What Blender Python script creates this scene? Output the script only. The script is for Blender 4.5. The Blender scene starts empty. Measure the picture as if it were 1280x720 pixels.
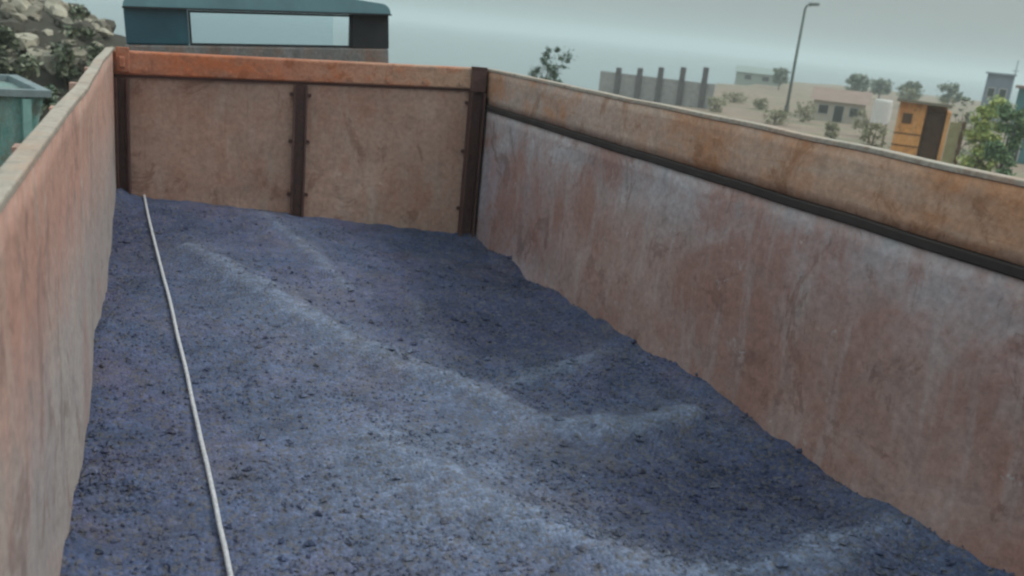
import bpy, bmesh, math, random
from mathutils import Vector, Matrix, noise
random.seed(7)
sc = bpy.context.scene
C = sc.collection
rad = math.radians

# ------------------------------------------------------------------ camera
CAMZ = 2.5875
YAW, PITCH, ROLL, FPX = rad(22.43), rad(16.17), rad(5.87), 1109.5   # focal length in pixels of a 1280 wide frame
cy, sy, cp, sp = math.cos(YAW), math.sin(YAW), math.cos(PITCH), math.sin(PITCH)
F = Vector((sy*cp, cy*cp, -sp)); R0 = Vector((cy, -sy, 0)); U0 = R0.cross(F)
RV = R0*math.cos(ROLL) + U0*math.sin(ROLL); UV = U0*math.cos(ROLL) - R0*math.sin(ROLL)
EYE = Vector((0, 0, CAMZ))
cd = bpy.data.cameras.new('camera'); cam = bpy.data.objects.new('camera', cd); C.objects.link(cam)
M3 = Matrix((RV, UV, -F)).transposed()
cam.matrix_world = Matrix.Translation(EYE) @ M3.to_4x4()
cd.sensor_width = 36; cd.lens = FPX/1280*36; cd.clip_start = .02; cd.clip_end = 20000
cd.dof.use_dof = True; cd.dof.focus_distance = 3.6; cd.dof.aperture_fstop = 3.5
sc.camera = cam

def ray(px, py): return (F + RV*((px-640)/FPX) + UV*((360-py)/FPX))
def at(px, py, d):                       # point seen at a pixel, d metres away along the ground
    r = ray(px, py); return EYE + r*(d/math.hypot(r.x, r.y))
def at_z(px, py, z):
    r = ray(px, py); return EYE + r*((z-CAMZ)/r.z)
def at_y(px, py, y):
    r = ray(px, py); return EYE + r*(y/r.y)

# ------------------------------------------------------------------ helpers
def tag(o, label=None, cat=None, group=None, kind=None):
    if label: o['label'] = label
    if cat: o['category'] = cat
    if group: o['group'] = group
    if kind: o['kind'] = kind
    return o
def obj(name, bm, mat, parent=None, smooth=False, bevel=0):
    me = bpy.data.meshes.new(name); bm.normal_update(); bm.to_mesh(me); bm.free()
    me.materials.append(mat)
    if smooth:
        for p in me.polygons: p.use_smooth = True
    o = bpy.data.objects.new(name, me); C.objects.link(o)
    if parent: o.parent = parent
    if bevel:
        m = o.modifiers.new('b', 'BEVEL'); m.width = bevel; m.segments = 2; m.limit_method = 'ANGLE'
    return o
def empty(name, loc=(0, 0, 0), rz=0):
    o = bpy.data.objects.new(name, None); C.objects.link(o); o.location = loc; o.rotation_euler.z = rz
    o.empty_display_size = .1
    return o
def box(bm, a, b):
    xs, ys, zs = zip(a, b)
    v = [bm.verts.new((xs[i], ys[j], zs[k])) for i in (0, 1) for j in (0, 1) for k in (0, 1)]
    for f in ((0,1,3,2), (4,6,7,5), (0,4,5,1), (2,3,7,6), (0,2,6,4), (1,5,7,3)):
        bm.faces.new([v[i] for i in f])
    return v
def hexa(bm, p):                          # eight corners: bottom four then top four, both counterclockwise
    v = [bm.verts.new(q) for q in p]
    for f in ((3,2,1,0), (4,5,6,7), (0,1,5,4), (1,2,6,5), (2,3,7,6), (3,0,4,7)):
        bm.faces.new([v[i] for i in f])
def slab(bm, p, q, z0, z1, t0, t1, z0q=None, z1q=None):
    """a wall piece from p to q (xy), offset t0..t1 to the left of its run"""
    d = Vector((q[0]-p[0], q[1]-p[1])).normalized(); n = Vector((-d.y, d.x))
    z0q = z0 if z0q is None else z0q; z1q = z1 if z1q is None else z1q
    P = lambda a, t, z: (a[0]+n.x*t, a[1]+n.y*t, z)
    hexa(bm, [P(p,t0,z0), P(q,t0,z0q), P(q,t1,z0q), P(p,t1,z0), P(p,t0,z1), P(q,t0,z1q), P(q,t1,z1q), P(p,t1,z1)])
def tube(bm, pts, r, seg=8, r1=None, cap=True):
    pts = [Vector(p) for p in pts]; rings = []
    n = len(pts)
    for i, p in enumerate(pts):
        t = (pts[min(i+1, n-1)] - pts[max(i-1, 0)]).normalized()
        a = t.orthogonal().normalized() if i == 0 else (rings[-1][1] - t*rings[-1][1].dot(t)).normalized()
        b = t.cross(a); rr = r if r1 is None else r + (r1-r)*i/max(1, n-1)
        rings.append(([bm.verts.new(p + (a*math.cos(2*math.pi*k/seg) + b*math.sin(2*math.pi*k/seg))*rr) for k in range(seg)], a))
    for (u, _), (w, _) in zip(rings, rings[1:]):
        for k in range(seg): bm.faces.new((u[k], u[(k+1) % seg], w[(k+1) % seg], w[k]))
    if cap:
        bm.faces.new(rings[0][0][::-1]); bm.faces.new(rings[-1][0])
def rock(bm, c, s, sd, sub=2, flat=.8):
    tmp = bmesh.new(); bmesh.ops.create_icosphere(tmp, subdivisions=sub, radius=1)
    rnd = random.Random(sd); sx, sy_, sz = s*rnd.uniform(.8, 1.25), s*rnd.uniform(.8, 1.25), s*flat*rnd.uniform(.8, 1.1)
    rot = Matrix.Rotation(rnd.uniform(0, 6.3), 3, 'Z') @ Matrix.Rotation(rnd.uniform(-.5, .5), 3, 'X')
    planes = [(Vector((rnd.gauss(0, 1), rnd.gauss(0, 1), rnd.gauss(0, 1))).normalized(), rnd.uniform(.55, .85)) for _ in range(9)]
    mp = {}
    for v in tmp.verts:
        p = v.co.copy()
        for nrm, dd in planes:
            k = p.dot(nrm)
            if k > dd: p -= nrm*(k-dd)
        p *= 1 + .3*noise.noise(v.co*1.7 + Vector((sd*3.1, 0, 0)))
        mp[v] = bm.verts.new(Vector(c) + rot @ Vector((p.x*sx, p.y*sy_, p.z*sz)))
    for f in tmp.faces: bm.faces.new([mp[v] for v in f.verts])
    tmp.free()
def leafs(bm, clumps, n, size, rnd):
    for _ in range(n):
        c, r = rnd.choice(clumps)
        d = Vector((rnd.gauss(0, 1), rnd.gauss(0, 1), rnd.gauss(0, 1))).normalized()*min(1.6, abs(rnd.gauss(.1, .62)))
        p = Vector(c) + Vector((d.x*r[0], d.y*r[1], d.z*r[2]))
        a = Vector((rnd.gauss(0, 1), rnd.gauss(0, 1), rnd.gauss(0, .7))).normalized()
        b = a.cross(Vector((rnd.gauss(0, 1), rnd.gauss(0, 1), rnd.gauss(0, 1)))).normalized()
        s = size*rnd.uniform(.6, 1.4)
        vs = [bm.verts.new(p + a*s), bm.verts.new(p + b*s*.45 + a*s*.1), bm.verts.new(p - a*s), bm.verts.new(p - b*s*.45 + a*s*.1)]
        bm.faces.new(vs)

# ------------------------------------------------------------------ materials
def new_mat(name):
    m = bpy.data.materials.new(name); m.use_nodes = True
    nt = m.node_tree; return m, nt, nt.nodes['Principled BSDF']
def N(nt, t, **kw):
    n = nt.nodes.new(t)
    for k, v in kw.items():
        if hasattr(n, k): setattr(n, k, v)
        else: n.inputs[k.replace('_', ' ')].default_value = v
    return n
def ramp(nt, src, stops):
    r = nt.nodes.new('ShaderNodeValToRGB'); e = r.color_ramp.elements
    while len(e) < len(stops): e.new(.5)
    for el, (p, c) in zip(e, stops):
        el.position = p; el.color = (c, c, c, 1) if isinstance(c, (int, float)) else (*c, 1)
    nt.links.new(src, r.inputs[0]); return r.outputs[0]
def noise_tex(nt, vec, scale, detail=6, rough=.6, dist=0.):
    n = N(nt, 'ShaderNodeTexNoise'); n.inputs['Scale'].default_value = scale; n.inputs['Detail'].default_value = detail
    n.inputs['Roughness'].default_value = rough; n.inputs['Distortion'].default_value = dist
    nt.links.new(vec, n.inputs['Vector']); return n.outputs['Fac']
def mapping(nt, vec, scale=(1, 1, 1), loc=(0, 0, 0)):
    m = N(nt, 'ShaderNodeMapping'); m.inputs['Scale'].default_value = scale; m.inputs['Location'].default_value = loc
    nt.links.new(vec, m.inputs['Vector']); return m.outputs[0]
def mix(nt, fac, a, b, mode='MIX'):
    m = N(nt, 'ShaderNodeMix', data_type='RGBA', blend_type=mode)
    for sock, v in ((m.inputs[0], fac), (m.inputs[6], a), (m.inputs[7], b)):
        if isinstance(v, (int, float)): sock.default_value = v
        elif isinstance(v, tuple): sock.default_value = (*v, 1)
        else: nt.links.new(v, sock)
    return m.outputs[2]
def mathn(nt, op, a, b=None, clamp=False):
    m = N(nt, 'ShaderNodeMath', operation=op); m.use_clamp = clamp
    for s, v in zip(m.inputs, (a, b)):
        if v is None: continue
        if isinstance(v, (int, float)): s.default_value = v
        else: nt.links.new(v, s)
    return m.outputs[0]
def bump(nt, bsdf, h, strength=.4, dist=.01):
    b = N(nt, 'ShaderNodeBump'); b.inputs['Strength'].default_value = strength; b.inputs['Distance'].default_value = dist
    nt.links.new(h, b.inputs['Height']); nt.links.new(b.outputs[0], bsdf.inputs['Normal'])

def rusty(name, base, rust, pale, scale=1., pale_amt=.4, rust_amt=.5, rough=.75, streak=(3, 3, .5), off=0, zband=None, axis=2, bands=(), scr=.5):
    """worn painted steel: base paint, rust blotches, pale scuffs drawn down in vertical runs; zband = (z0, z1, colour) another paint above"""
    m, nt, b = new_mat(name)
    tc = N(nt, 'ShaderNodeTexCoord').outputs['Object']
    v = mapping(nt, tc, (scale, scale, scale), (off, off*1.7, off*.6))
    vs = mapping(nt, tc, tuple(s*scale for s in streak), (off, 0, 0))
    big = noise_tex(nt, v, 1.6, 8, .62, .6); st = noise_tex(nt, vs, 2.2, 7, .65, .3); fine = noise_tex(nt, v, 34, 4, .7)
    mid = noise_tex(nt, v, 6.5, 8, .68, .4)
    col = tuple(base)
    for zband, axis in ([(zband, axis)] if zband else []) + list(bands):
        sep = N(nt, 'ShaderNodeSeparateXYZ'); nt.links.new(tc, sep.inputs[0])
        zz = mathn(nt, 'ADD', sep.outputs[axis], mathn(nt, 'MULTIPLY', mathn(nt, 'SUBTRACT', mid, .5), .45))
        mr = N(nt, 'ShaderNodeMapRange'); mr.inputs[1].default_value = zband[0]; mr.inputs[2].default_value = zband[1]
        nt.links.new(zz, mr.inputs[0]); col = mix(nt, mr.outputs[0], col, tuple(zband[2]))
    f1 = ramp(nt, mathn(nt, 'ADD', mathn(nt, 'MULTIPLY', big, .6), mathn(nt, 'MULTIPLY', mid, .4)), [(.62-.3*rust_amt, 0.), (.74-.25*rust_amt, 1.)])
    col = mix(nt, mathn(nt, 'MULTIPLY', f1, .85), col, tuple(rust))
    f2 = ramp(nt, st, [(.62-.3*pale_amt, 0.), (.8-.2*pale_amt, 1.)])
    col = mix(nt, mathn(nt, 'MULTIPLY', f2, .6), col, tuple(pale))
    fl = noise_tex(nt, mapping(nt, tc, (scale, scale, scale*.7), (off*2, 3, 1)), 3.4, 12, .74, .9)
    col = mix(nt, ramp(nt, fl, [(.55, 0.), (.6, .55)]), col, tuple(r_*.62 for r_ in rust))
    fl2 = noise_tex(nt, mapping(nt, tc, (scale, scale, scale), (off, 9, 4)), 8., 10, .72, .4)
    col = mix(nt, ramp(nt, fl2, [(.63, 0.), (.66, .5)]), col, tuple(p_*1.15 for p_ in pale))
    sx = tuple(q*scale for q in ((22, 22, .9) if streak[2] < 1 else (.9, .9, 22)))
    col = mix(nt, ramp(nt, noise_tex(nt, mapping(nt, tc, sx, (off, 5, 2)), 2.6, 5, .6), [(.6, 0.), (.72, scr)]), col, tuple(r_*.8 for r_ in rust))
    f3 = ramp(nt, fine, [(.3, .72), (.7, 1.18)])
    col = mix(nt, .8, col, f3, 'MULTIPLY')
    f4 = ramp(nt, mid, [(.32, .55), (.5, 1.)])
    col = mix(nt, .55, col, f4, 'MULTIPLY')
    nt.links.new(col, b.inputs['Base Color'])
    b.inputs['Roughness'].default_value = rough; b.inputs['Specular IOR Level'].default_value = .3
    bump(nt, b, mathn(nt, 'ADD', mathn(nt, 'MULTIPLY', fine, .35), mathn(nt, 'ADD', mid, mathn(nt, 'MULTIPLY', big, 2.))), .45, .012)
    return m
def plain(name, col, rough=.6, metal=0, var=.25, scale=6, spec=.4, bmp=0):
    m, nt, b = new_mat(name)
    tc = N(nt, 'ShaderNodeTexCoord').outputs['Object']
    n = noise_tex(nt, tc, scale, 7, .65, .3)
    c = mix(nt, 1., tuple(col), ramp(nt, n, [(.25, 1-var), (.75, 1+var)]), 'MULTIPLY')
    nt.links.new(c, b.inputs['Base Color'])
    b.inputs['Roughness'].default_value = rough; b.inputs['Metallic'].default_value = metal; b.inputs['Specular IOR Level'].default_value = spec
    if bmp: bump(nt, b, n, bmp, .02)
    return m
def leaf_mat(name, a, bcol, dark):
    m, nt, b = new_mat(name)
    g = N(nt, 'ShaderNodeNewGeometry')
    c = ramp(nt, g.outputs['Random Per Island'], [(0., dark), (.35, a), (1., bcol)])
    nt.links.new(c, b.inputs['Base Color']); b.inputs['Roughness'].default_value = .6
    return m

# colours (linear)
m_right  = rusty('right_wall_paint', (.38, .265, .235), (.3, .16, .13), (.43, .4, .4), 1.0, .34, .66, .7, (4, 4, .7), 3.1, (1.2, 2.7, (.4, .355, .41)), 1, [((1.62, 1.94, (.42, .39, .41)), 2)], .35)
m_board  = rusty('board_paint', (.5, .275, .165), (.4, .18, .085), (.5, .4, .33), 1.2, .4, .5, .75, (1, .6, 4), 8.2, (-2.2, 2.0, (.42, .32, .28)), 1)
m_left   = rusty('left_wall_paint', (.37, .325, .315), (.36, .23, .2), (.42, .38, .335), 1.1, .5, .42, .7, (4, 4, .6), 5.7, (1.62, 2.0, (.48, .265, .21)), 2, [((2.0, 2.15, (.48, .27, .21)), 2)], .2)
m_head   = rusty('headboard_paint', (.4, .255, .2), (.33, .165, .115), (.42, .33, .28), 1.0, .35, .5, .7, (4, 4, .8), 1.3)
m_rail   = rusty('rail_rust', (.42, .165, .1), (.46, .13, .05), (.4, .27, .2), 1.6, .4, .45, .75, (1, 4, 4), 4.4, (-.2, 1.0, (.42, .27, .19)), 0)
m_post   = rusty('post_paint', (.095, .05, .045), (.1, .045, .03), (.12, .08, .07), 1.5, .25, .5, .65, (4, 4, .8), 9.)
m_dark   = plain('seam_shade', (.03, .022, .02), .8, 0, .4, 9)
m_cap    = rusty('capping_dust', (.36, .31, .26), (.38, .24, .175), (.44, .4, .34), 1.5, .5, .4, .8, (3, .5, 3), 2.2)
m_steel  = rusty('bed_steel', (.11, .12, .14), (.12, .08, .06), (.18, .18, .19), 1.2, .4, .4, .6, (3, 3, 3), 6.)
m_teal   = plain('teal_cab_paint', (.025, .085, .115), .38, 0, .28, 4, .5)
m_roofp  = plain('teal_roof_paint', (.13, .24, .27), .45, 0, .25, 3, .5)
m_black  = plain('black_rubber', (.022, .022, .024), .75, 0, .3, 14)
m_chas   = plain('chassis_paint', (.05, .045, .045), .6, 0, .3, 6)
m_rim    = plain('rim_steel', (.32, .3, .28), .5, .2, .3, 8)
m_seat   = plain('seat_vinyl', (.04, .045, .05), .6)
gm, nt, b = new_mat('window_glass')
for n_ in list(nt.nodes):
    if n_.type == 'BSDF_PRINCIPLED': nt.nodes.remove(n_)
tr = N(nt, 'ShaderNodeBsdfTransparent'); tr.inputs[0].default_value = (.93, .96, .97, 1)
gl = N(nt, 'ShaderNodeBsdfGlossy'); gl.inputs['Roughness'].default_value = .04
fr = N(nt, 'ShaderNodeFresnel'); fr.inputs[0].default_value = 1.5
ms = N(nt, 'ShaderNodeMixShader'); nt.links.new(fr.outputs[0], ms.inputs[0]); nt.links.new(tr.outputs[0], ms.inputs[1]); nt.links.new(gl.outputs[0], ms.inputs[2])
nt.links.new(ms.outputs[0], nt.nodes['Material Output'].inputs[0]); m_glass = gm

# ------------------------------------------------------------------ the truck
# bed plan: the inner faces of the four walls
ZF = 1.15
YR, YL = 5.836, 6.013                     # headboard, at the right and at the left corner
YB = -1.25
xl = lambda y: -.26 + .006*(5.836-y)
xr = lambda y: 2.0625 + .0608*(5.836-y)
FL, FR, BL, BR = (xl(YL), YL), (xr(YR), YR), (xl(YB), YB), (xr(YB), YB)
ZL, ZRR = 2.247, 2.318                    # rims
truck = tag(empty('tipper_truck', (.9, 3., 0)), 'rusty open tipper truck with brown steel bed walls and teal cab', 'truck')
T0 = Matrix.Translation((-.9, -3., 0))
PRE = Matrix(); WAV = None
def tobj(name, bm, mat, parent=truck, **k):
    if WAV is not None:                   # plates bowed and rims knocked out of line by years of loading
        for v in bm.verts:
            f = .42*max(0, v.co.z-1.2)*min(1, max(0, (5.7-v.co.y)/.8)); y = v.co.y
            v.co.x += f*(.03*noise.noise(Vector((y*.55, WAV, 1))) + .012*noise.noise(Vector((y*2.1, WAV, 5))))
            v.co.z += f*(.014*noise.noise(Vector((y*.8, WAV, 9))) + .007*noise.noise(Vector((y*3.1, WAV, 3))))
    bm.transform(T0 @ PRE)
    return obj(name, bm, mat, parent, **k)

# a wall sheet with gentle dents, built as a grid with thickness
def dented(p, q, z0, z1p, z1q, t, out, nx, nz, amp, sd, dents=()):
    bm = bmesh.new(); p, q = Vector(p), Vector(q); d = (q-p); n = Vector((-d.y, d.x)).normalized()*out
    g = {}
    for side in (0, 1):
        for i in range(nx+1):
            for k in range(nz+1):
                u, w = i/nx, k/nz
                zt = z1p + (z1q-z1p)*u; z = z0 + (zt-z0)*w
                P = p + d*u
                e = noise.noise(Vector((u*d.length*1.1, z*1.6, sd)))*amp + noise.noise(Vector((u*d.length*3.3, z*3.5, sd+9)))*amp*.35
                e *= min(1, 6*w, 6*(1-w), 8*u, 8*(1-u)) if min(w, 1-w, u, 1-u) < .17 else 1
                for du, dz, rr, hh in dents:
                    e += hh*math.exp(-(((u*d.length-du)**2 + (z-dz)**2)/rr**2))
                o = e + side*t
                g[side, i, k] = bm.verts.new((P.x+n.x*o, P.y+n.y*o, z))
    for side in (0, 1):
        for i in range(nx):
            for k in range(nz):
                f = [g[side,i,k], g[side,i+1,k], g[side,i+1,k+1], g[side,i,k+1]]
                bm.faces.new(f if side else f[::-1])
    for i in range(nx):
        for k in (0, nz):
            bm.faces.new((g[0,i,k], g[0,i+1,k], g[1,i+1,k], g[1,i,k]))
    for k in range(nz):
        for i in (0, nx):
            bm.faces.new((g[0,i,k], g[0,i,k+1], g[1,i,k+1], g[1,i,k]))
    bmesh.ops.recalc_face_normals(bm, faces=bm.faces)
    return bm
ZD = 2.059                                # the dark seam of the right side
# right side: lower sheet, dark seam strip, upper board, capping
WAV = 3.1
rw = tobj('side_wall', dented(BR, FR, ZF-.12, ZD-.02, ZD-.02, .04, -1, 90, 16, .026, 3.3), m_right, smooth=True)
rw['label'] = 'right side wall with mottled brown and grey paint'
bm = dented((BR[0]-.01, BR[1]), (FR[0]-.01, FR[1]), ZD-.0165, ZD+.0185, ZD+.0185, .06, -1, 80, 1, 0, 1); tobj('seam_strip', bm, m_dark, rw, bevel=.006)  # solid strip over the joint; the gap's shade is put into its near-black colour
bm = dented(BR, FR, ZD+.022, ZRR-.02, ZRR-.02, .045, -1, 60, 5, .013, 7.7); tobj('extension_board', bm, m_board, rw, smooth=True)
bm = dented((BR[0]-.004, BR[1]), (FR[0]-.004, FR[1]), ZRR-.019, ZRR, ZRR, .06, -1, 80, 1, 0, 1); tobj('capping_rail', bm, m_cap, rw, bevel=.004)
for k in range(8):
    y = YB+.1+k*(YR-YB-.2)/7; bm = bmesh.new(); slab(bm, (xr(y), y-.04), (xr(y), y+.04), ZF-.12, ZRR-.03, -.15, -.08); tobj('stiffener', bm, m_right, rw)
# left side
WAV = 8.4
lw = tobj('side_wall', dented(FL, BL, ZF-.12, ZL-.02, ZL-.02, .04, -1, 90, 18, .014, 5.1, ((1.2, 1.75, .3, -.012), (3.4, 1.8, .4, .012))), m_left, smooth=True)
lw['label'] = 'left side wall with pale sun bleached paint'
bm = dented((FL[0]+.004, FL[1]), (BL[0]+.004, BL[1]), ZL-.019, ZL, ZL, .044, -1, 80, 1, 0, 1); tobj('capping_rail', bm, m_cap, lw, bevel=.004)
for k in range(8):
    y = YB+.1+k*(YL-YB-.2)/7; bm = bmesh.new(); slab(bm, (xl(y), y+.04), (xl(y), y-.04), ZF-.12, ZL-.12, -.15, -.055); tobj('stiffener', bm, m_left, lw)
WAV = None
# headboard
HZL, HZR = 2.232, 2.318
hb = tobj('headboard', dented(FR, FL, ZF-.12, HZR-.02, HZL-.02, .04, -1, 50, 18, .016, 1.9, ((.6, 1.6, .3, .015), (1.7, 1.7, .35, .018))), m_head, smooth=True)
bm = bmesh.new()
slab(bm, FR, FL, HZR-.14, HZR, -.06, .03, HZL-.14, HZL)
tobj('top_rail', bm, m_rail, hb, bevel=.012)
bm = bmesh.new()
slab(bm, FR, FL, HZR-.155, HZR-.1402, -.05, .012, HZL-.155, HZL-.1402)
tobj('rail_lip', bm, m_post, hb)
def channel(bm, c, d, n, w, depth, z0, z1, t=.012):
    """an upright channel iron, its open side to the bed: two flanges and a web"""
    c, d, n = Vector(c), Vector(d), Vector(n)
    def bx(a0, a1, b0, b1):
        P = [c+d*a0+n*b0, c+d*a1+n*b0, c+d*a1+n*b1, c+d*a0+n*b1]
        hexa(bm, [(p.x, p.y, z0) for p in P] + [(p.x, p.y, z1) for p in P])
    bx(-w/2, -w/2+t, 0, depth); bx(w/2-t, w/2, 0, depth); bx(-w/2+t+.001, w/2-t-.001, .004, .016)
HD = (Vector(FL)-Vector(FR)).normalized(); HN = Vector((-HD.y, HD.x))
if HN.y > 0: HN = -HN                     # towards the bed
def on_head(px): # where the headboard's inner face is met at a pixel column
    best = None
    for k in range(2001):
        u = k/2000; p = Vector(FR).lerp(Vector(FL), u)
        q = Vector((p.x, p.y, 1.8))-EYE; x = 640+FPX*q.dot(RV)/q.dot(F)
        if best is None or abs(x-px) < best[0]: best = (abs(x-px), u, p)
    return best[2], best[1]
pc, uc = on_head(374)
bm = bmesh.new(); channel(bm, pc, HD, HN, .085, .05, ZF-.1, HZR+(HZL-HZR)*uc-.16); tobj('stiffener_post', bm, m_post, hb)
bm = bmesh.new(); pr = Vector(FR)+HD*.062; channel(bm, pr, HD, HN, .1, .085, ZF-.1, HZR-.004-.16); tobj('corner_post', bm, m_post, hb)
bm = bmesh.new(); slab(bm, tuple(pr-HD*.05), tuple(pr+HD*.05), HZR-.155, HZR-.006, .0312, .05); slab(bm, tuple(pr-HD*.052), tuple(pr+HD*.052), HZR-.006, HZR+.006, .02, .052); tobj('corner_plate', bm, m_post, hb)
bm = bmesh.new(); pl = Vector(FL)-HD*.05; channel(bm, pl, HD, HN, .075, .06, ZF-.1, HZL-.16); tobj('corner_post', bm, m_post, hb)
bm = bmesh.new(); slab(bm, tuple(pl-HD*.045), tuple(pl+HD*.03), HZL-.12, HZL+.025, .031, .045)
slab(bm, tuple(pl-HD*.02), tuple(pl+HD*.01), HZL-.09, HZL-.03, .0455, .07); tobj('latch_bracket', bm, m_rail, hb, bevel=.004)
def bolts(c, d, n, ts, zs, off, mat):
    for t in ts:
        for z in zs:
            p = Vector(c)+Vector(d)*t+Vector(n)*off; bm = bmesh.new()
            tube(bm, [(p.x, p.y, z), (p.x+n.x*.012, p.y+n.y*.012, z)], .014, 6); tobj('bolt', bm, mat, hb)
HW = (Vector(FL)-Vector(FR)).length
for k in range(9):
    t = .18+k*(HW-.36)/8; bolts(FR, HD, HN, (t,), (HZR+(HZL-HZR)*t/HW-.105,), .0301, m_rail)
bolts(pr, HD, HN, (-.062, .062), (1.35, 1.75, 2.08), .001, m_post)
bolts(pc, HD, HN, (-.056, .056), (1.4, 1.75, 2.05), .001, m_post)
# tailgate behind the camera, bed plate, ribs
bm = bmesh.new(); slab(bm, BL, BR, ZF-.12, ZF+.75, -.05, 0); tobj('tailgate', bm, m_head, bevel=.01)
bm = bmesh.new(); hexa(bm, [(BL[0]-.04, YB, ZF-.12), (BR[0]+.04, YB, ZF-.12), (FR[0]+.04, YR, ZF-.12), (FL[0]-.04, YL, ZF-.12), (BL[0]-.04, YB, ZF-.1), (BR[0]+.04, YB, ZF-.1), (FR[0]+.04, YR, ZF-.1), (FL[0]-.04, YL, ZF-.1)])
tobj('bed_floor', bm, m_steel)
bm = bmesh.new()
for x in (.45, 1.35): box(bm, (x-.05, YB+.2, .78), (x+.05, 8.0, 1.0))
for k in range(7): box(bm, (-.2, YB+.4+k*1.0, 1.002), (2.1, YB+.5+k*1.0, 1.028))
tobj('chassis', bm, m_chas)

# cab
CY0, CY1 = 6.42, 8.15
cl = at_y(158, 30, CY0).x; cr = at_y(468, 30, CY0).x
PRE = Matrix.Translation((cl, 0, 2.5)) @ Matrix.Rotation(rad(-4), 4, 'Y') @ Matrix.Translation((-cl, 0, -2.5))   # the cab sits leaning on its springs
def rounded(bm, x0, x1, y0, y1, z0, z1, r, seg=6, crown=0):
    """a box whose upper long edges are rounded, with a crowned top"""
    prof = [(x0, z0)]
    for k in range(seg+1):
        a = math.pi - k*math.pi/2/seg; prof.append((x0+r+r*math.cos(a), z1-r+r*math.sin(a)))
    for k in range(1, 6):
        u = k/6; prof.append((x0+r+(x1-x0-2*r)*u, z1+crown*math.sin(math.pi*u)))
    for k in range(seg+1):
        a = math.pi/2 - k*math.pi/2/seg; prof.append((x1-r+r*math.cos(a), z1-r+r*math.sin(a)))
    prof.append((x1, z0))
    A = [bm.verts.new((x, y0, z)) for x, z in prof]; B = [bm.verts.new((x, y1, z)) for x, z in prof]
    n = len(prof)
    for i in range(n): bm.faces.new((A[i], A[(i+1) % n], B[(i+1) % n], B[i]))
    bm.faces.new(A[::-1]); bm.faces.new(B)
ZW0, ZW1 = 2.25, 2.475                     # rear window: sill and head
wx0, wx1 = at_y(234, 30, CY0).x, at_y(440, 30, CY0).x
bm = bmesh.new()
box(bm, (cl-.1, CY0+.05, .85), (cr+.12, CY1+.1, 1.75)); 
box(bm, (cl-.05, CY0+.051, 1.7505), (cl, CY1, 2.1)); box(bm, (cr+.05, CY0+.051, 1.7505), (cr+.1, CY1, 2.1)); box(bm, (cl, CY1-.001, 1.7505), (cr, CY1+.05, 1.95))
box(bm, (cl-.02, CY0+.001, ZW0+.0005), (wx0, CY0+.05, ZW1+.04))        # blind panel beside the rear window
cab = tobj('cab_body', bm, m_teal, bevel=.012)
bm = bmesh.new(); box(bm, (cl-.03, CY0, 1.7505), (cr+.1, CY0+.05, ZW0)); tobj('rear_panel', bm, rusty('rear_panel_paint', (.2, .19, .185), (.25, .14, .1), (.3, .3, .3), 1.4, .4, .5), bevel=.012)
bm = bmesh.new(); rounded(bm, cl-.02, cr+.108, CY0-.03, CY1-.15, ZW1+.012, 2.555, .067, 10, .065)
rf = tobj('cab_roof', bm, m_roofp, smooth=False, bevel=.006); rf['label'] = 'faded blue grey cab roof'
bm = bmesh.new(); box(bm, (cl-.024, CY0-.045, ZW1+.0005), (cr+.112, CY0+.02, ZW1+.0115)); tobj('drip_rail', bm, m_black, rf)
for x0, x1, y in ((wx1, cr+.1, CY0+.002), (cl, cl+.06, CY1-.1), (cr+.12, cr+.17, CY1-.1)):
    bm = bmesh.new(); z0 = ZW0+.0005 if y < 7 else 1.9505
    hexa(bm, [(x0, y, z0), (x1, y, z0), (x1, y+.06, z0), (x0, y+.06, z0)] + ([(x0, y, ZW1), (x1, y, ZW1), (x1, y+.06, ZW1), (x0, y+.06, ZW1)] if y < 7 else [(x0, y-.12, ZW1), (x1, y-.12, ZW1), (x1, y-.06, ZW1), (x0, y-.06, ZW1)]))
    p = tobj('cab_pillar', bm, m_black)
bm = bmesh.new()
for a_, b_ in (((wx0+.002, ZW0+.002), (wx1-.002, ZW0+.016)), ((wx0+.002, ZW1-.016), (wx1-.002, ZW1-.002)), ((wx0+.002, ZW0+.0165), (wx0+.016, ZW1-.0165)), ((wx1-.016, ZW0+.0165), (wx1-.002, ZW1-.0165))):
    box(bm, (a_[0], CY0+.006, a_[1]), (b_[0], CY0+.019, b_[1]))
wf = tobj('window_seal', bm, m_black)
bm = bmesh.new(); box(bm, (wx0+.001, CY0+.02, ZW0+.001), (wx1-.001, CY0+.026, ZW1)); tobj('rear_window', bm, m_glass)
bm = bmesh.new(); hexa(bm, [(cl+.06, CY1-.07, 1.96), (cr-.02, CY1-.07, 1.96), (cr-.02, CY1-.064, 1.96), (cl+.06, CY1-.064, 1.96), (cl+.06, CY1-.18, ZW1), (cr-.02, CY1-.18, ZW1), (cr-.02, CY1-.174, ZW1), (cl+.06, CY1-.174, ZW1)]); tobj('windscreen', bm, m_glass)
bm = bmesh.new(); box(bm, (cl+.1, CY0+.15, 1.7505), (cr-.1, CY0+.3, 2.2)); box(bm, (cl+.1, CY0+.3005, 1.7505), (cr-.1, CY0+.75, 1.85)); tobj('seat', bm, m_seat, bevel=.04)
PRE = Matrix()
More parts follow.
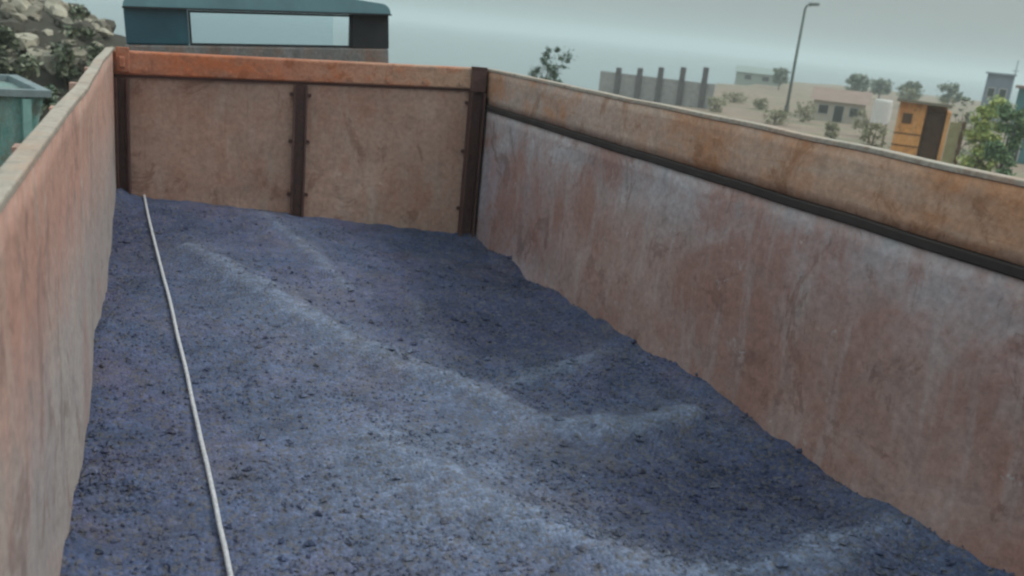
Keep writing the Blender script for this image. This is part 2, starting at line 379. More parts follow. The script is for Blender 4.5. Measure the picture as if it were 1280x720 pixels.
# wheels
def wheel(x, y, w):
    bm = bmesh.new(); R_, seg = .5, 32
    prof = [(-w/2, .3), (-w/2, .46), (-w/2+.03, R_), (w/2-.03, R_), (w/2, .46), (w/2, .3)]
    ring = [[bm.verts.new((x+a, y+r*math.cos(2*math.pi*k/seg), .5+r*math.sin(2*math.pi*k/seg))) for a, r in prof] for k in range(seg)]
    for k in range(seg):
        for i in range(len(prof)):
            j = (i+1) % len(prof); bm.faces.new((ring[k][i], ring[k][j], ring[(k+1) % seg][j], ring[(k+1) % seg][i]))
    wh = tobj('wheel', bm, m_black)
    bm = bmesh.new(); tube(bm, [(x-w/2+.04, y, .5), (x+w/2-.04, y, .5)], .298, 24); tube(bm, [(x-w/2-.02, y, .5), (x-w/2+.039, y, .5)], .12, 12); tube(bm, [(x+w/2-.039, y, .5), (x+w/2+.02, y, .5)], .12, 12)
    tobj('rim', bm, m_rim, wh)
for y, w in ((7.2, .28), (1.4, .5), (.2, .5)):
    for x in (-.08, 1.9): wheel(x, y, w)

# ------------------------------------------------------------------ the load of dark grit
def ss(a, b, x):
    t = max(0, min(1, (x-a)/(b-a))); return t*t*(3-2*t)
def base_h(x, y):
    u = (x-xl(y))/(xr(y)-xl(y))
    h = ZF + .212*max(0, 1-u)**1.0*ss(2.9, 6.0, y)
    h += .02*noise.noise(Vector((x*1.3, y*.9, 4))) + .012*noise.noise(Vector((x*3.5, y*2.6, 1)))
    return h
pix_ridges = [ # (pixel line on the grit, width, height, dust)
    ([(330, 288), (380, 325), (432, 362)], .07, .014, .8),
    ([(235, 330), (300, 365), (400, 408), (480, 440), (560, 470), (620, 493), (665, 515), (720, 522), (790, 520), (860, 508)], .095, .026, 1.),
    ([(500, 560), (580, 606), (660, 640), (730, 672), (800, 705), (860, 716), (940, 706), (1020, 688), (1110, 648)], .11, .028, .95),
    ([(620, 478), (690, 455), (760, 430)], .07, .012, .75),
    ([(522, 372), (530, 400), (536, 425)], .035, .012, .6)]
ridges = [([at_z(px, py, ZF+.03).to_2d() for px, py in pl_], w, h, d) for pl_, w, h, d in pix_ridges]
pools = [(at_z(860, 590, ZF).to_2d(), .6), (at_z(720, 560, ZF).to_2d(), .35), (at_z(1000, 600, ZF).to_2d(), .4), (at_z(600, 400, ZF).to_2d(), .7), (at_z(160, 330, ZF).to_2d(), .5), (at_z(640, 340, ZF).to_2d(), .6)]
swath = [(at_z(470, 620, ZF).to_2d(), .62), (at_z(420, 520, ZF).to_2d(), .55), (at_z(330, 420, ZF).to_2d(), .6), (at_z(620, 560, ZF).to_2d(), .4), (at_z(560, 690, ZF).to_2d(), .5)]
def seg_d(p, a, b_):
    ab = b_-a; t = max(0, min(1, (p-a).dot(ab)/ab.length_squared)); return (p-a-ab*t).length
def load_at(x, y):
    p = Vector((x, y)); h = base_h(x, y); dust = 0
    wob = .05*noise.noise(Vector((x*4, y*4, 7)))
    for pl_, w, hh, d in ridges:
        ds = min(seg_d(p, a, b_) for a, b_ in zip(pl_, pl_[1:])) + wob
        k = math.exp(-(ds/w)**2); h += 1.9*hh*k; dust = max(dust, d*math.exp(-(ds/(w*.8))**2), .35*d*math.exp(-(ds/(w*2.6))**2))
    for c, r in swath: dust += .3*math.exp(-((p-c).length/r)**2)
    wet = 0
    for c, r in pools:
        wet = max(wet, math.exp(-((p-c).length/r)**2))
    return h-.055*wet, min(1, dust), wet
bm = bmesh.new(); NX, NY = 110, 330
dl_ = bm.verts.layers.float.new('dust'); wl_ = bm.verts.layers.float.new('wet')
rows = []
for j in range(NY+1):
    y = YB + (YL+.02-YB)*j/NY; r_ = []
    for i in range(NX+1):
        u = i/NX; x = xl(y)-.02 + (xr(y)-xl(y)+.04)*u
        yy = min(y, YR+(YL-YR)*(1-u)+.02)
        h, d, w = load_at(x, yy)
        h += .011*noise.noise(Vector((x*7, yy*7, 8))) + .009*noise.noise(Vector((x*15, yy*15, 2))) + .006*noise.noise(Vector((x*31, yy*31, 5)))
        h += .055*ss(.14, 0, min(x-xl(yy), xr(yy)-x)) * (.45+noise.noise(Vector((yy*2.6, x, 3)))+.5*noise.noise(Vector((yy*7, x, 6))))
        v = bm.verts.new((x, yy, h)); v[dl_] = d; v[wl_] = w; r_.append(v)
    rows.append(r_)
for a, b_ in zip(rows, rows[1:]):
    for i in range(NX): bm.faces.new((a[i], a[i+1], b_[i+1], b_[i]))
ld_rows = [[(v.co.copy(), v[dl_], v[wl_]) for v in r_] for r_ in rows]
gm_ = bpy.data.meshes.new('g'); bm.to_mesh(gm_); bm.free()
V, Fc, DU, WE = [], [], [], []
OCT = ((1,0,0), (-1,0,0), (0,1,0), (0,-1,0), (0,0,1), (0,0,-1)); OF = ((0,2,4), (2,1,4), (1,3,4), (3,0,4), (2,0,5), (1,2,5), (3,1,5), (0,3,5))
for k in range(46000):                    # loose stones, thicker near the camera where they can be told apart
    y = random.uniform(YB+.1, YR-.03) if random.random() < .35 else .6+abs(random.gauss(0, 1.7))
    if y > YR-.03: continue
    u = random.uniform(.004, .996)
    if random.random() < .12: u = min(.996, max(.004, abs(random.gauss(0, .04)) if random.random() < .45 else 1-abs(random.gauss(0, .05))))
    i = int(u*NX); j = min(NY, max(0, int((y-YB)/(YL+.02-YB)*NY)))
    c, d, w = ld_rows[j][i]
    cl_ = noise.noise(Vector((c.x*2.3, c.y*2.3, 12)))
    if random.random() > .55+cl_*.9: continue
    s = random.uniform(.0035, .0075)*(1 if random.random() < .955 else random.uniform(1.5, 3.2))
    x = xl(y)-.02+(xr(y)-xl(y)+.04)*u
    o = len(V); dd = max(0, min(1, d*.95+random.gauss(.06, .2))); ww = max(0, min(1, w+random.gauss(0, .25)))
    a = random.uniform(0, 6.3); ca, sa = math.cos(a), math.sin(a); ex, ey = s*random.uniform(.8, 1.5), s*random.uniform(.7, 1.1)
    for dx, dy, dz in OCT:
        px_, py_ = dx*ex+random.uniform(-.3, .3)*s, dy*ey+random.uniform(-.3, .3)*s
        V.append((x+px_*ca-py_*sa, y+px_*sa+py_*ca, c.z+s*.3+dz*s*.7)); DU.append(dd); WE.append(ww)
    Fc += [tuple(o+q for q in f) for f in OF]
base_n = len(gm_.vertices); nb = len(gm_.polygons)
allv = [tuple(v.co) for v in gm_.vertices] + V
allf = [tuple(p.vertices) for p in gm_.polygons] + [tuple(base_n+q for q in f) for f in Fc]
d0 = [a.value for a in gm_.attributes['dust'].data] + DU; w0 = [a.value for a in gm_.attributes['wet'].data] + WE
lm = bpy.data.meshes.new('grit_load'); lm.from_pydata(allv, [], allf)
lm.attributes.new('dust', 'FLOAT', 'POINT').data.foreach_set('value', d0); lm.attributes.new('wet', 'FLOAT', 'POINT').data.foreach_set('value', w0)
lm.polygons.foreach_set('use_smooth', [k < nb for k in range(len(allf))])
m, nt, b = new_mat('dark_grit')
tc = N(nt, 'ShaderNodeTexCoord').outputs['Object']
ad = N(nt, 'ShaderNodeAttribute', attribute_name='dust').outputs['Fac']; aw = N(nt, 'ShaderNodeAttribute', attribute_name='wet').outputs['Fac']
n1 = noise_tex(nt, tc, 2.2, 8, .66, .5); n2 = noise_tex(nt, tc, 16, 6, .7, .2); n3 = noise_tex(nt, tc, 95, 3, .7)
c = ramp(nt, n1, [(.32, (.034, .052, .11)), (.48, (.056, .074, .145)), (.66, (.085, .08, .15))])
c = mix(nt, mathn(nt, 'MULTIPLY', aw, .75), c, (.026, .031, .072))
df = mathn(nt, 'MULTIPLY', ad, ramp(nt, n2, [(.3, .6), (.62, 1.)]))
c = mix(nt, mathn(nt, 'MULTIPLY', df, .95), c, (.155, .185, .265))
c = mix(nt, ramp(nt, noise_tex(nt, mapping(nt, tc, (1, 1, 1), (4, 2, 0)), 3.1, 6, .6), [(.55, 0.), (.72, .35)]), c, (.13, .105, .11))
vo = N(nt, 'ShaderNodeTexVoronoi'); vo.inputs['Scale'].default_value = 75; nt.links.new(tc, vo.inputs['Vector'])
vsep = N(nt, 'ShaderNodeSeparateXYZ'); nt.links.new(vo.outputs['Color'], vsep.inputs[0])
c = mix(nt, .9, c, ramp(nt, vsep.outputs[0], [(0., .76), (.6, 1.), (1., 1.3)]), 'MULTIPLY')
c = mix(nt, ramp(nt, vsep.outputs[1], [(.72, 0.), (.8, .55)]), c, (.115, .105, .1))
c = mix(nt, .6, c, ramp(nt, n3, [(.25, .62), (.75, 1.35)]), 'MULTIPLY')
lump = noise_tex(nt, tc, 5.5, 5, .6, .3); c = mix(nt, .7, c, ramp(nt, lump, [(.34, .72), (.62, 1.2)]), 'MULTIPLY')
c = mix(nt, .6, c, ramp(nt, n2, [(.3, .7), (.7, 1.2)]), 'MULTIPLY')
nt.links.new(c, b.inputs['Base Color']); b.inputs['Roughness'].default_value = .8; b.inputs['Specular IOR Level'].default_value = .3
bump(nt, b, mathn(nt, 'ADD', mathn(nt, 'SUBTRACT', n3, mathn(nt, 'MULTIPLY', vo.outputs['Distance'], 1.2)), mathn(nt, 'MULTIPLY', n2, 2.)), .6, .01)
lm.materials.append(m); ld = bpy.data.objects.new('grit_load', lm); C.objects.link(ld)
tag(ld, 'dark blue grey grit with pale dusty ridges covering the truck bed floor', 'grit', kind='stuff')

# rope
pts = []
for px, py in ((178, 236), (184, 262), (193, 300), (204, 345), (216, 392), (227, 440), (238, 490), (249, 540), (261, 592), (272, 645), (284, 700), (300, 770)):
    z = ZF
    for _ in range(4):
        q = at_z(px, py, z+.012); z = load_at(q.x, q.y)[0]
    pts.append(Vector((q.x, q.y, z+.013)))
sm = []
for i in range(len(pts)-1):
    for k in range(6):
        t = k/6; p0, p1, p2, p3 = pts[max(0, i-1)], pts[i], pts[i+1], pts[min(len(pts)-1, i+2)]
        q = .5*((2*p1) + (p2-p0)*t + (2*p0-5*p1+4*p2-p3)*t*t + (3*p1-p0-3*p2+p3)*t**3)
        q.x += .004*noise.noise(Vector((i+t, 0, 3))); sm.append(q)
bm = bmesh.new(); tube(bm, sm, .0075, 8)
rope = obj('rope', bm, plain('rope_fibre', (.5, .5, .53), .9, 0, .3, 60, .1, .5), smooth=True)
tag(rope, 'thin pale rope lying lengthwise on the grit along the left wall', 'rope')

# ------------------------------------------------------------------ ground and water
def gz(x, y):
    d = math.hypot(x, y)
    az = math.degrees(math.atan2(x, y)); sh = 66 + 95*ss(29, 40, az) if -60 < az < 150 else 66 + 95*ss(-60, -75, az)
    z = -1.0*ss(8, 45, d) - 4*ss(sh, sh*1.35, d)
    z += .18*noise.noise(Vector((x*.05, y*.05, 1)))*ss(6, 20, d)*ss(600, 100, d)
    return z
bm = bmesh.new(); rings = []; NA = 160
rr = [0.] + [.8*1.09**k for k in range(105)]
rr = [r for r in rr if r < 6000] + [6000.]
for r in rr[1:]:
    rings.append([bm.verts.new((r*math.cos(2*math.pi*k/NA), r*math.sin(2*math.pi*k/NA), gz(r*math.cos(2*math.pi*k/NA), r*math.sin(2*math.pi*k/NA)))) for k in range(NA)])
c0 = bm.verts.new((0, 0, 0))
for k in range(NA): bm.faces.new((c0, rings[0][k], rings[0][(k+1) % NA]))
for a, b_ in zip(rings, rings[1:]):
    for k in range(NA): bm.faces.new((a[k], b_[k], b_[(k+1) % NA], a[(k+1) % NA]))
m, nt, b = new_mat('dry_ground'); tc = N(nt, 'ShaderNodeTexCoord').outputs['Object']
n1 = noise_tex(nt, tc, .16, 9, .7, .8); n2 = noise_tex(nt, tc, .8, 8, .7); n3 = noise_tex(nt, tc, 9, 5, .7)
c = ramp(nt, n1, [(.3, (.15, .1, .075)), (.48, (.24, .175, .13)), (.6, (.17, .155, .095)), (.75, (.085, .105, .05))])
c = mix(nt, .8, c, ramp(nt, n2, [(.3, .65), (.7, 1.25)]), 'MULTIPLY'); c = mix(nt, .6, c, ramp(nt, n3, [(.3, .7), (.7, 1.2)]), 'MULTIPLY')
nt.links.new(c, b.inputs['Base Color']); b.inputs['Roughness'].default_value = .95; bump(nt, b, n3, .5, .05)
tag(obj('ground', bm, m, smooth=True), kind='structure')
bm = bmesh.new(); bmesh.ops.create_circle(bm, cap_ends=True, radius=6000, segments=96)
for v in bm.verts: v.co.z = -1.9
m, nt, b = new_mat('lake_water'); b.inputs['Base Color'].default_value = (.12, .17, .18, 1); b.inputs['Roughness'].default_value = .12
bump(nt, b, noise_tex(nt, N(nt, 'ShaderNodeTexCoord').outputs['Object'], .8, 4), .15, .1)
tag(obj('water', bm, m), kind='structure')

# ------------------------------------------------------------------ things beyond the right wall
def zb(p): return Vector((p.x, p.y, gz(p.x, p.y)))
def facing(p): return math.atan2(-p.x, p.y)           # local +y away from the camera, +x to the right
# hut
m_hut = rusty('hut_boards', (.72, .33, .11), (.55, .22, .08), (.7, .48, .3), .8, .4, .45, .8, (6, 6, .6), 2.)
m_hutd = plain('hut_dark_wood', (.1, .05, .025), .8, 0, .4, 5)
m_plaster = plain('pale_plaster', (.48, .42, .39), .9, 0, .18, 1.2, .2, .2)
D = 30
pl0, pr0, pt = at(1112, 190, D), at(1200, 200, D), at(1150, 124, D)
hp = zb((pl0+pr0)/2); W_ = (pr0-pl0).length; Hh = pt.z-hp.z
hut = tag(empty('wooden_hut', hp, facing(hp)), 'small orange brown wooden hut with a dark open doorway beside green bushes', 'hut')
def hx(px): return (px-1112)/88*W_ - W_/2
bm = bmesh.new()
box(bm, (-W_/2, 0, -.3), (hx(1146), 1.8, Hh-.12)); box(bm, (hx(1172), .01, -.3), (hx(1177), 1.8, Hh-.3)); box(bm, (hx(1146)+.001, 1.7, -.3), (hx(1172)-.001, 1.79, Hh-.13))
obj('wall', bm, m_hut, hut)
for k in range(4):
    bm = bmesh.new(); box(bm, (-W_/2-.012, -.02, .25+k*.36), (hx(1146), -.001, .28+k*.36)); obj('batten', bm, m_hutd, hut)
bm = bmesh.new(); box(bm, (-W_/2+.15, -.03, Hh-.75), (-W_/2+.42, -.002, Hh-.45)); obj('window', bm, m_hutd, hut)
bm = bmesh.new(); hexa(bm, [(-W_/2-.1, -.25, Hh-.12), (hx(1176), -.25, Hh-.14), (hx(1176), 2, Hh-.2), (-W_/2-.1, 2, Hh-.2), (-W_/2-.1, -.25, Hh-.04), (hx(1176), -.25, Hh-.06), (hx(1176), 2, Hh-.12), (-W_/2-.1, 2, Hh-.12)])
obj('roof', bm, plain('hut_roof_felt', (.2, .17, .13), .9, 0, .3, 3), hut)
bm = bmesh.new(); box(bm, (hx(1148), .35, -.3), (hx(1170), .4, Hh-.35)); obj('door', bm, m_hutd, hut)
bm = bmesh.new(); box(bm, (hx(1178), .02, -.3), (hx(1192), .1, Hh-.55)); obj('side_panel', bm, plain('olive_board', (.3, .26, .14), .85, 0, .25, 4), hut)
for px in (1195,):
    bm = bmesh.new(); box(bm, (hx(px)-.05, -.02, -.3), (hx(px)+.05, .12, Hh-.5)); obj('post', bm, m_hutd, hut)
bm = bmesh.new(); box(bm, (hx(1178), -.03, .22), (hx(1193), .019, .32)); obj('rail', bm, m_hutd, hut)
# low pale wall in front of it
a, b2 = at(1095, 184, 23), at(1262, 192, 21)
a, b2 = zb(a), zb(b2); L = (b2-a).length
wz = CAMZ-96/1109*22-a.z
w = tag(empty('garden_wall', a, math.atan2(b2.y-a.y, b2.x-a.x)), 'low pale pinkish plastered wall in front of the hut', 'wall')
bm = bmesh.new(); box(bm, (0, 0, -.3), (L, .2, wz-.071)); obj('wall_body', bm, m_plaster, w, bevel=.02)
bm = bmesh.new(); box(bm, (-.04, -.04, wz-.07), (L+.04, .24, wz)); obj('coping', bm, plain('coping_stone', (.5, .47, .45), .9, 0, .2, 2), w, bevel=.015)
# bushes
def bush(name, px0, px1, pyt, pyb, d, label, cols, n, leaf, sd, group=None, trunk=False, lean=0):
    rnd = random.Random(sd)
    l, r, t = at(px0, pyb, d), at(px1, pyb, d), at((px0+px1)/2, pyt, d)
    c = zb((l+r)/2); Wd = (r-l).length; Ht = t.z-c.z
    root = tag(empty(name, c, facing(c)), label, 'tree' if 'tree' in name else 'bush', group)
    clumps = []
    z0 = Ht*.35 if trunk else 0.05*Ht
    for k in range(44):
        u = rnd.uniform(-.5, .5); z = rnd.uniform(z0, Ht*.93)
        sc_ = math.sqrt(max(.2, 1-(2*(z-z0)/(Ht-z0)-.9)**2*.75)); rr_ = Wd*rnd.choice((.08, .11, .15, .2))*rnd.uniform(.8, 1.2)
        clumps.append(((u*Wd*.8*sc_+lean*z, rnd.uniform(-.4, .4)*Wd*.7*sc_, min(z, Ht-rr_*.8)), (rr_, rr_, rr_*.8)))
    bm = bmesh.new(); leafs(bm, clumps, n, leaf, rnd); obj('crown' if trunk else 'foliage', bm, leaf_mat(name+'_leaf', *cols), root)
    bm = bmesh.new(); tube(bm, [(0, 0, -.2), (lean*Ht*.2, 0, Ht*.3), (lean*Ht*.6+.02, .03, Ht*.65)], Wd*.035+.02, 7, .015)
    for k in range(7):
        q = Vector(clumps[k][0]); tube(bm, [(lean*Ht*.25, 0, Ht*.3), (q.x*.5+lean*Ht*.1, q.y*.5, (q.z+Ht*.3)/2), tuple(q)], Wd*.014+.006, 5, .005)
    obj('trunk' if trunk else 'stem', bm, plain('bark', (.12, .09, .065), .9, 0, .3, 8), root)
    return root
G1 = ((.3, .38, .11), (.62, .62, .22), (.14, .19, .06))
G2 = ((.12, .2, .1), (.22, .32, .14), (.05, .08, .04))
G3 = ((.2, .24, .19), (.28, .31, .22), (.1, .13, .09))
bush('leafy_bush', 1196, 1250, 110, 200, 28, 'bright green bush next to the hut post', G1, 15000, .06, 3)
bush('leafy_bush', 1226, 1276, 122, 206, 26, 'darker green bush near the right edge beside the teal shed', G2, 15000, .06, 4)
bush('slender_sapling', 1178, 1212, 112, 194, 31, 'pale slender sapling between hut and bright green bush', G3, 900, .05, 5)
# shrub behind the corner post
bush('leaning_shrub', 640, 688, 50, 92, 34, 'small dark green leaning shrub alone behind the bed corner', ((.05, .1, .06), (.09, .15, .085), (.02, .035, .025)), 4200, .05, 11, trunk=True, lean=.35)
# fence of grey boards with five dark posts
a, b2 = zb(at(748, 112, 62)), zb(at(892, 118, 60)); L = (b2-a).length
fe = tag(empty('board_fence', a, math.atan2(b2.y-a.y, b2.x-a.x)), 'distant low grey fence with five taller dark posts', 'fence')
top = at(830, 98, 61).z-(a.z+b2.z)/2
bm = bmesh.new(); box(bm, (0, 0, -.6), (L, .05, top)); obj('board_panel', bm, plain('grey_boards', (.3, .29, .28), .85, 0, .25, 3), fe)
for px in (772, 799, 825, 852, 879):
    x = (px-748)/144*L; h = at(px, 84, 61).z-(a.z+b2.z)/2+random.uniform(-.08, .05)
    bm = bmesh.new(); box(bm, (x-.17, -.2, -.7), (x+.17, -.002, h)); obj('post', bm, plain('dark_post', (.1, .095, .095), .85, 0, .3, 3), fe)
# street lamp
d = 66; base = zb(at(984, 132, d)); tp = at(998, 6, d); Hl = tp.z-base.z
la = tag(empty('street_lamp', base, facing(base)), 'tall thin dark lamp pole rising above the yard', 'street lamp')
bm = bmesh.new(); tube(bm, [(0, 0, -.3), (0, 0, Hl*.5), (.02, 0, Hl-.25), (.1, 0, Hl), (.3, 0, Hl+.1)], .11, 10, .055); obj('pole', bm, plain('pole_green', (.09, .12, .1), .6, 0, .2, 3), la, smooth=True)
bm = bmesh.new(); tube(bm, [(.22, 0, Hl+.07), (.35, 0, Hl+.1), (.75, 0, Hl+.14), (.9, 0, Hl+.13)], .13, 10, .1); obj('lamp_head', bm, plain('lamp_grey', (.1, .12, .11), .5), la, smooth=True)
bm = bmesh.new(); tube(bm, [(0, 0, -.3), (0, 0, .5)], .2, 10, .16); obj('base', bm, plain('pole_base', (.1, .11, .1), .7), la)
# house, tank, shed, tower
def house(px0, px1, pyt, pyb, d, depth, label, wallm, roofm, openings, pitched=True, name='small_house', rh=.7, cat='house'):
    l, r = zb(at(px0, pyb, d)), zb(at(px1, pyb, d)); c = zb((l+r)/2); Wd = (r-l).length; Ht = at((px0+px1)/2, pyt, d).z-c.z
    h = tag(empty(name, c, facing(c)), label, cat)
    wh = Ht-(rh if pitched else .12)
    bm = bmesh.new(); box(bm, (-Wd/2, 0, -.5), (Wd/2, depth, wh)); obj('wall', bm, wallm, h)
    bm = bmesh.new()
    if pitched:
        e = .25; v = [bm.verts.new(p) for p in ((-Wd/2-e, -e, wh-.05), (Wd/2+e, -e, wh-.05), (Wd/2+e, depth+e, wh-.05), (-Wd/2-e, depth+e, wh-.05), (-Wd/2-e, depth/2, Ht), (Wd/2+e, depth/2, Ht))]
        for f in ((0, 1, 5, 4), (2, 3, 4, 5), (0, 4, 3), (1, 2, 5), (3, 2, 1, 0)): bm.faces.new([v[i] for i in f])
    else: box(bm, (-Wd/2-.15, -.2, wh+.001), (Wd/2+.15, depth+.15, Ht))
    obj('roof', bm, roofm, h)
    for u0, u1, z0, z1 in openings:
        fr_ = bmesh.new(); box(fr_, (-Wd/2+u0*Wd-.06, -.05, z0*wh-.06), (-Wd/2+u1*Wd+.06, -.002, z1*wh+.06)); fo = obj('window' if z0 > .05 else 'door', fr_, plain('joinery', (.4, .38, .35), .7), h)
        bm = bmesh.new(); box(bm, (-Wd/2+u0*Wd, -.06, z0*wh), (-Wd/2+u1*Wd, -.0505, z1*wh)); obj('pane' if z0 > .05 else 'panel', bm, plain('dark_glass', (.03, .035, .035), .15), fo)
    return h
m_pale = plain('pale_render', (.44, .38, .31), .9, 0, .15, .8); m_grey = plain('grey_roof', (.24, .17, .14), .85, 0, .2, 1.5)
house(1012, 1078, 112, 154, 62, 4, 'pale low house with three dark openings right of the lamp pole', m_pale, m_grey, ((.12, .3, .35, .75), (.42, .6, .0, .78), (.72, .88, .35, .75)))
house(916, 972, 84, 118, 120, 6, 'far pale greenish house seen just left of the lamp pole', plain('green_render', (.3, .33, .29), .9), plain('greenish_roof', (.22, .26, .24), .9), ((.2, .35, .35, .75), (.6, .75, .35, .75)))
house(1262, 1310, 108, 158, 46, 4, 'teal walled shed with grey roof at the right edge', plain('teal_sheet', (.06, .17, .18), .6, 0, .2, 2), m_grey, ((.1, .4, .0, .6),), False, 'teal_shed', cat='shed')
house(1221, 1254, 90, 150, 75, 2, 'blue grey tall narrow tower block behind the green bushes', plain('blue_grey_render', (.17, .2, .25), .8, 0, .2, 1), plain('tower_cap', (.2, .23, .28), .8), ((.15, .4, .6, .75), (.6, .85, .6, .75)), False, 'storage_tower', cat='tower')
d = 75; p = zb(at(1257, 140, d)); h = at(1257, 74, d).z-p.z
ms_ = tag(empty('thin_mast', p), 'thin blue grey mast standing beside the narrow tower', 'mast')
bm = bmesh.new(); tube(bm, [(0, 0, -.4), (0, 0, h)], .09, 8, .04); obj('pole', bm, plain('mast_paint', (.2, .23, .27), .6), ms_, smooth=True)
bm = bmesh.new(); box(bm, (-.3, -.02, h*.85), (.3, .02, h*.85+.05)); obj('crossbar', bm, plain('mast_bar', (.2, .23, .27), .6), ms_)
# white tank
d = 44; p = zb(at(1098, 160, d)); h = at(1098, 124, d).z-p.z
wt = tag(empty('water_tank', p, facing(p)), 'small white water tank on a stand left of the hut', 'tank')
bm = bmesh.new(); tube(bm, [(0, 0, h*.5), (0, 0, h*.93), (0, 0, h)], .42, 20, .38); obj('tank_body', bm, plain('white_plastic', (.62, .58, .55), .5, 0, .1), wt, smooth=False, bevel=.03)
for sx in (-1, 1):
    for sy_ in (-1, 1):
        bm = bmesh.new(); box(bm, (sx*.3-.04, sy_*.3-.04, -.3), (sx*.3+.04, sy_*.3+.04, h*.5-.001)); obj('leg', bm, m_hutd, wt)
# far trees
for k, (p0, p1, t_, b_, d, lab) in enumerate(((962, 984, 84, 112, 105, 'soft green far tree directly left of the lamp pole'), (1052, 1084, 92, 124, 100, 'grey green far tree right above the pale low house'),
        (1082, 1112, 98, 130, 110, 'grey green far tree above the white water tank'), (1118, 1150, 100, 132, 95, 'pale olive far tree rising behind the wooden hut'), (1168, 1200, 104, 134, 98, 'pale olive far tree behind the slender sapling'))):
    bush('far_tree', p0, p1, t_, b_, d, lab, G3, 1800, .2, 30+k, 'far trees beyond the yard', True)

GS = ((.26, .25, .15), (.38, .35, .21), (.15, .145, .085))
for k, (p0, p1, t_, b_, d) in enumerate(((898, 938, 114, 124, 70), (940, 962, 121, 128, 66), (990, 1024, 124, 135, 58), (1064, 1106, 136, 152, 50), (1074, 1112, 152, 168, 38), (1030, 1052, 150, 160, 45), (950, 990, 134, 142, 52), (880, 912, 120, 128, 58), (1120, 1150, 108, 124, 80), (1168, 1196, 118, 134, 70))):
    bush('scrub_bush', p0, p1, t_, b_, d, 'low dry scrub bush on the bare yard between fence and hut', GS, 1500, .055, 60+k, 'scrub bushes on the yard')
# ------------------------------------------------------------------ things beyond the left wall
m_stone = plain('pale_stone', (.3, .27, .215), .9, 0, .5, 2.6, .2, .8)
for mm in (m_stone,):
    nt = mm.node_tree; bb = nt.nodes['Principled BSDF']; src = bb.inputs['Base Color'].links[0].from_socket
    oi = N(nt, 'ShaderNodeObjectInfo'); nt.links.new(mix(nt, 1., src, ramp(nt, oi.outputs['Random'], [(0., .45), (1., 1.2)]), 'MULTIPLY'), bb.inputs['Base Color'])
m_stone2 = plain('dark_stone', (.075, .068, .055), .9, 0, .4, 1.6, .2, .5)
rnd = random.Random(21)
# earthen bank that carries the stones
bm = bmesh.new(); bc = zb(at(-45, 60, 17)); rowsb = []
def bank_h(u, v):                       # u across -1..1, v along the view
    e = max(0, 1-u*u)*max(0, 1-v*v); return 2.7*e**.7
for i in range(41):
    r_ = []
    for j in range(41):
        u, v = i/20-1, j/20-1; x, y = bc.x+u*4.6, bc.y+v*4.2
        r_.append(bm.verts.new((x, y, gz(x, y)-.25+bank_h(u, v)+.12*noise.noise(Vector((x*1.7, y*1.7, 2))))))
    rowsb.append(r_)
for a, b_ in zip(rowsb, rowsb[1:]):
    for j in range(40): bm.faces.new((a[j], b_[j], b_[j+1], a[j+1]))
tag(obj('spoil_heap', bm, plain('dark_earth', (.05, .045, .036), .95, 0, .4, 3, .2, .6), smooth=True), 'dark earth heap covered with pale stones left of the truck', 'heap')
n_st = 0
for k in range(1150):
    u, v = rnd.uniform(-.92, .92), rnd.uniform(-.92, .45)
    x, y = bc.x+u*4.6, bc.y+v*4.2
    s = rnd.choice((.06, .08, .1, .13, .17, .24)) * rnd.uniform(.8, 1.1)
    z = gz(x, y)-.25+bank_h(u, v)+s*.25
    q = Vector((x, y, z))-EYE; X = 640+FPX*q.dot(RV)/q.dot(F); Y = 360-FPX*q.dot(UV)/q.dot(F)
    if not (-40 < X < 140 and -40 < Y < 235): continue
    bm = bmesh.new(); rock(bm, (0, 0, 0), s, k, 1 if s < .12 else 2)
    dark = rnd.random() < .3
    o = obj('stone', bm, m_stone2 if dark else m_stone); o.location = (x, y, z)
    tag(o, 'dark broken stone in the spoil heap left of the truck' if dark else 'pale broken stone in the spoil heap left of the truck', 'stone', 'dark stones of the spoil heap' if dark else 'pale stones of the spoil heap')
    n_st += 1
print('stones', n_st)
# teal skip
p = zb(at(-28, 215, 10.5)); sk = tag(empty('metal_skip', p, facing(p)+.15), 'teal painted metal skip at the left edge below the stone heap', 'skip')
zt_ = at(0, 118, 10.5).z-p.z
bm = bmesh.new(); hexa(bm, [(-1.4, 0, .05), (.35, 0, .05), (.35, 1.2, .05), (-1.4, 1.2, .05), (-1.6, -.15, zt_), (.62, -.15, zt_), (.62, 1.35, zt_), (-1.6, 1.35, zt_)]); 
obj('skip_body', bm, rusty('teal_skip_paint', (.14, .3, .28), (.16, .13, .1), (.32, .44, .43), 1.6, .6, .55, .6, (4, 4, .6), 4.), sk, bevel=.02)
bm = bmesh.new(); box(bm, (-1.66, -.21, zt_+.001), (.68, -.1, zt_+.07)); box(bm, (-1.66, 1.3, zt_+.001), (.68, 1.41, zt_+.07)); box(bm, (.57, -.099, zt_+.001), (.68, 1.299, zt_+.07)); obj('rim', bm, plain('skip_rim', (.16, .2, .21), .6), sk)
bm = bmesh.new()
for x in (-1.0, -.45, .1, .45): hexa(bm, [(x-.04, -.06, .1), (x+.04, -.06, .1), (x+.04, .0, .1), (x-.04, .0, .1), (x-.04, -.2, zt_-.02), (x+.04, -.2, zt_-.02), (x+.04, -.151, zt_-.02), (x-.04, -.151, zt_-.02)])
obj('rib', bm, plain('skip_ribs', (.2, .36, .34), .6), sk)
GL = ((.1, .12, .07), (.26, .27, .19), (.025, .03, .018))
bush('olive_bush', 60, 134, -4, 92, 14, 'dense olive grey bush on the right end of the stone heap', GL, 5200, .05, 71)
bush('olive_bush', -30, 60, 20, 100, 13.5, 'dark olive bush on the stone heap above the teal skip', GL, 5200, .05, 72)
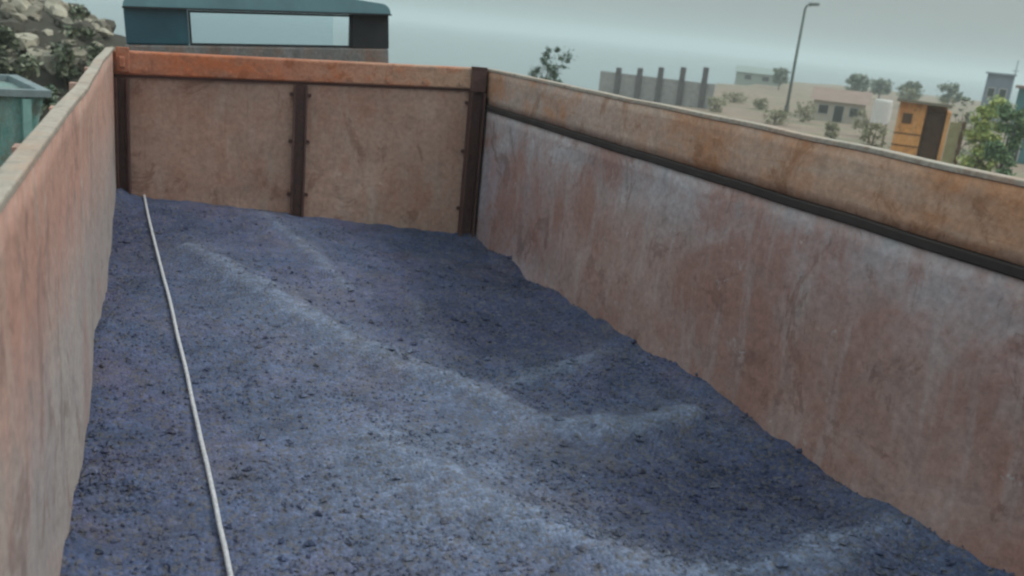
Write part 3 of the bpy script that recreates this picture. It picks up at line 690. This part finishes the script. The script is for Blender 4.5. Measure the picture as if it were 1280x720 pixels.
bush('grey_bush', 18, 78, 88, 150, 11.5, 'grey green scrubby bush between the skip and the stones', ((.13, .18, .12), (.24, .28, .2), (.05, .07, .05)), 4500, .045, 51)
bush('dry_bush', -30, 60, -60, 40, 21, 'dry grey olive bush on top of the stone heap', ((.2, .18, .14), (.3, .28, .23), (.06, .05, .04)), 2200, .09, 52)

# ------------------------------------------------------------------ haze
bm = bmesh.new(); box(bm, (-6500, -6500, -8), (6500, 6500, 14))
hm = bpy.data.materials.new('haze_air'); hm.use_nodes = True; nt = hm.node_tree
nt.nodes.remove(nt.nodes['Principled BSDF'])
pv = N(nt, 'ShaderNodeVolumePrincipled'); pv.inputs['Color'].default_value = (.78, .86, .87, 1); pv.inputs['Density'].default_value = .0019; pv.inputs['Anisotropy'].default_value = .2
nt.links.new(pv.outputs[0], nt.nodes['Material Output'].inputs['Volume'])
tag(obj('haze', bm, hm), kind='stuff')

# ------------------------------------------------------------------ light
SUN_EL, SUN_AZ = rad(50), rad(105)        # azimuth clockwise from +y: the sun stands to the right
w = bpy.data.worlds.new('World'); sc.world = w; w.use_nodes = True; nt = w.node_tree
sky = N(nt, 'ShaderNodeTexSky', sky_type='NISHITA'); sky.sun_disc = False; sky.sun_elevation = SUN_EL; sky.sun_rotation = SUN_AZ
sky.air_density = 1.; sky.dust_density = 4.; sky.ozone_density = 1.
tcw = N(nt, 'ShaderNodeTexCoord').outputs['Generated']
cn = noise_tex(nt, mapping(nt, tcw, (1.2, 1.2, 4.)), 2.6, 7, .6)
cc = ramp(nt, cn, [(.32, (3.15, 3.8, 3.85)), (.68, (3.6, 4.2, 4.15))])
sepw = N(nt, 'ShaderNodeSeparateXYZ'); nt.links.new(tcw, sepw.inputs[0])          # an overcast sky is about three times as bright overhead as at the horizon
up = mathn(nt, 'ADD', 1., mathn(nt, 'MULTIPLY', mathn(nt, 'MAXIMUM', mathn(nt, 'SUBTRACT', sepw.outputs[2], .08), 0.), 4.2))
cvm = N(nt, 'ShaderNodeVectorMath', operation='SCALE'); nt.links.new(cc, cvm.inputs[0]); nt.links.new(up, cvm.inputs['Scale'])
mx = mix(nt, .85, sky.outputs[0], cvm.outputs[0])
bg = nt.nodes['Background']; nt.links.new(mx, bg.inputs[0]); bg.inputs[1].default_value = .095
sl = bpy.data.lights.new('sun', 'SUN'); sl.energy = 1.4; sl.angle = rad(12); sl.color = (1, .95, .87)
so = bpy.data.objects.new('sun', sl); C.objects.link(so)
dv = Vector((math.sin(SUN_AZ)*math.cos(SUN_EL), math.cos(SUN_AZ)*math.cos(SUN_EL), math.sin(SUN_EL)))
so.rotation_euler = dv.to_track_quat('Z', 'Y').to_euler()
vs = sc.view_settings; vs.view_transform = 'Standard'; vs.look = 'None'; vs.gamma = 1; vs.exposure = 0; vs.use_curve_mapping = False
sc.render.engine = 'CYCLES'
sc.cycles.use_denoising = True
sc.cycles.max_bounces = 6; sc.cycles.volume_bounces = 1; sc.cycles.transparent_max_bounces = 8
sc.cycles.filter_width = 2.4
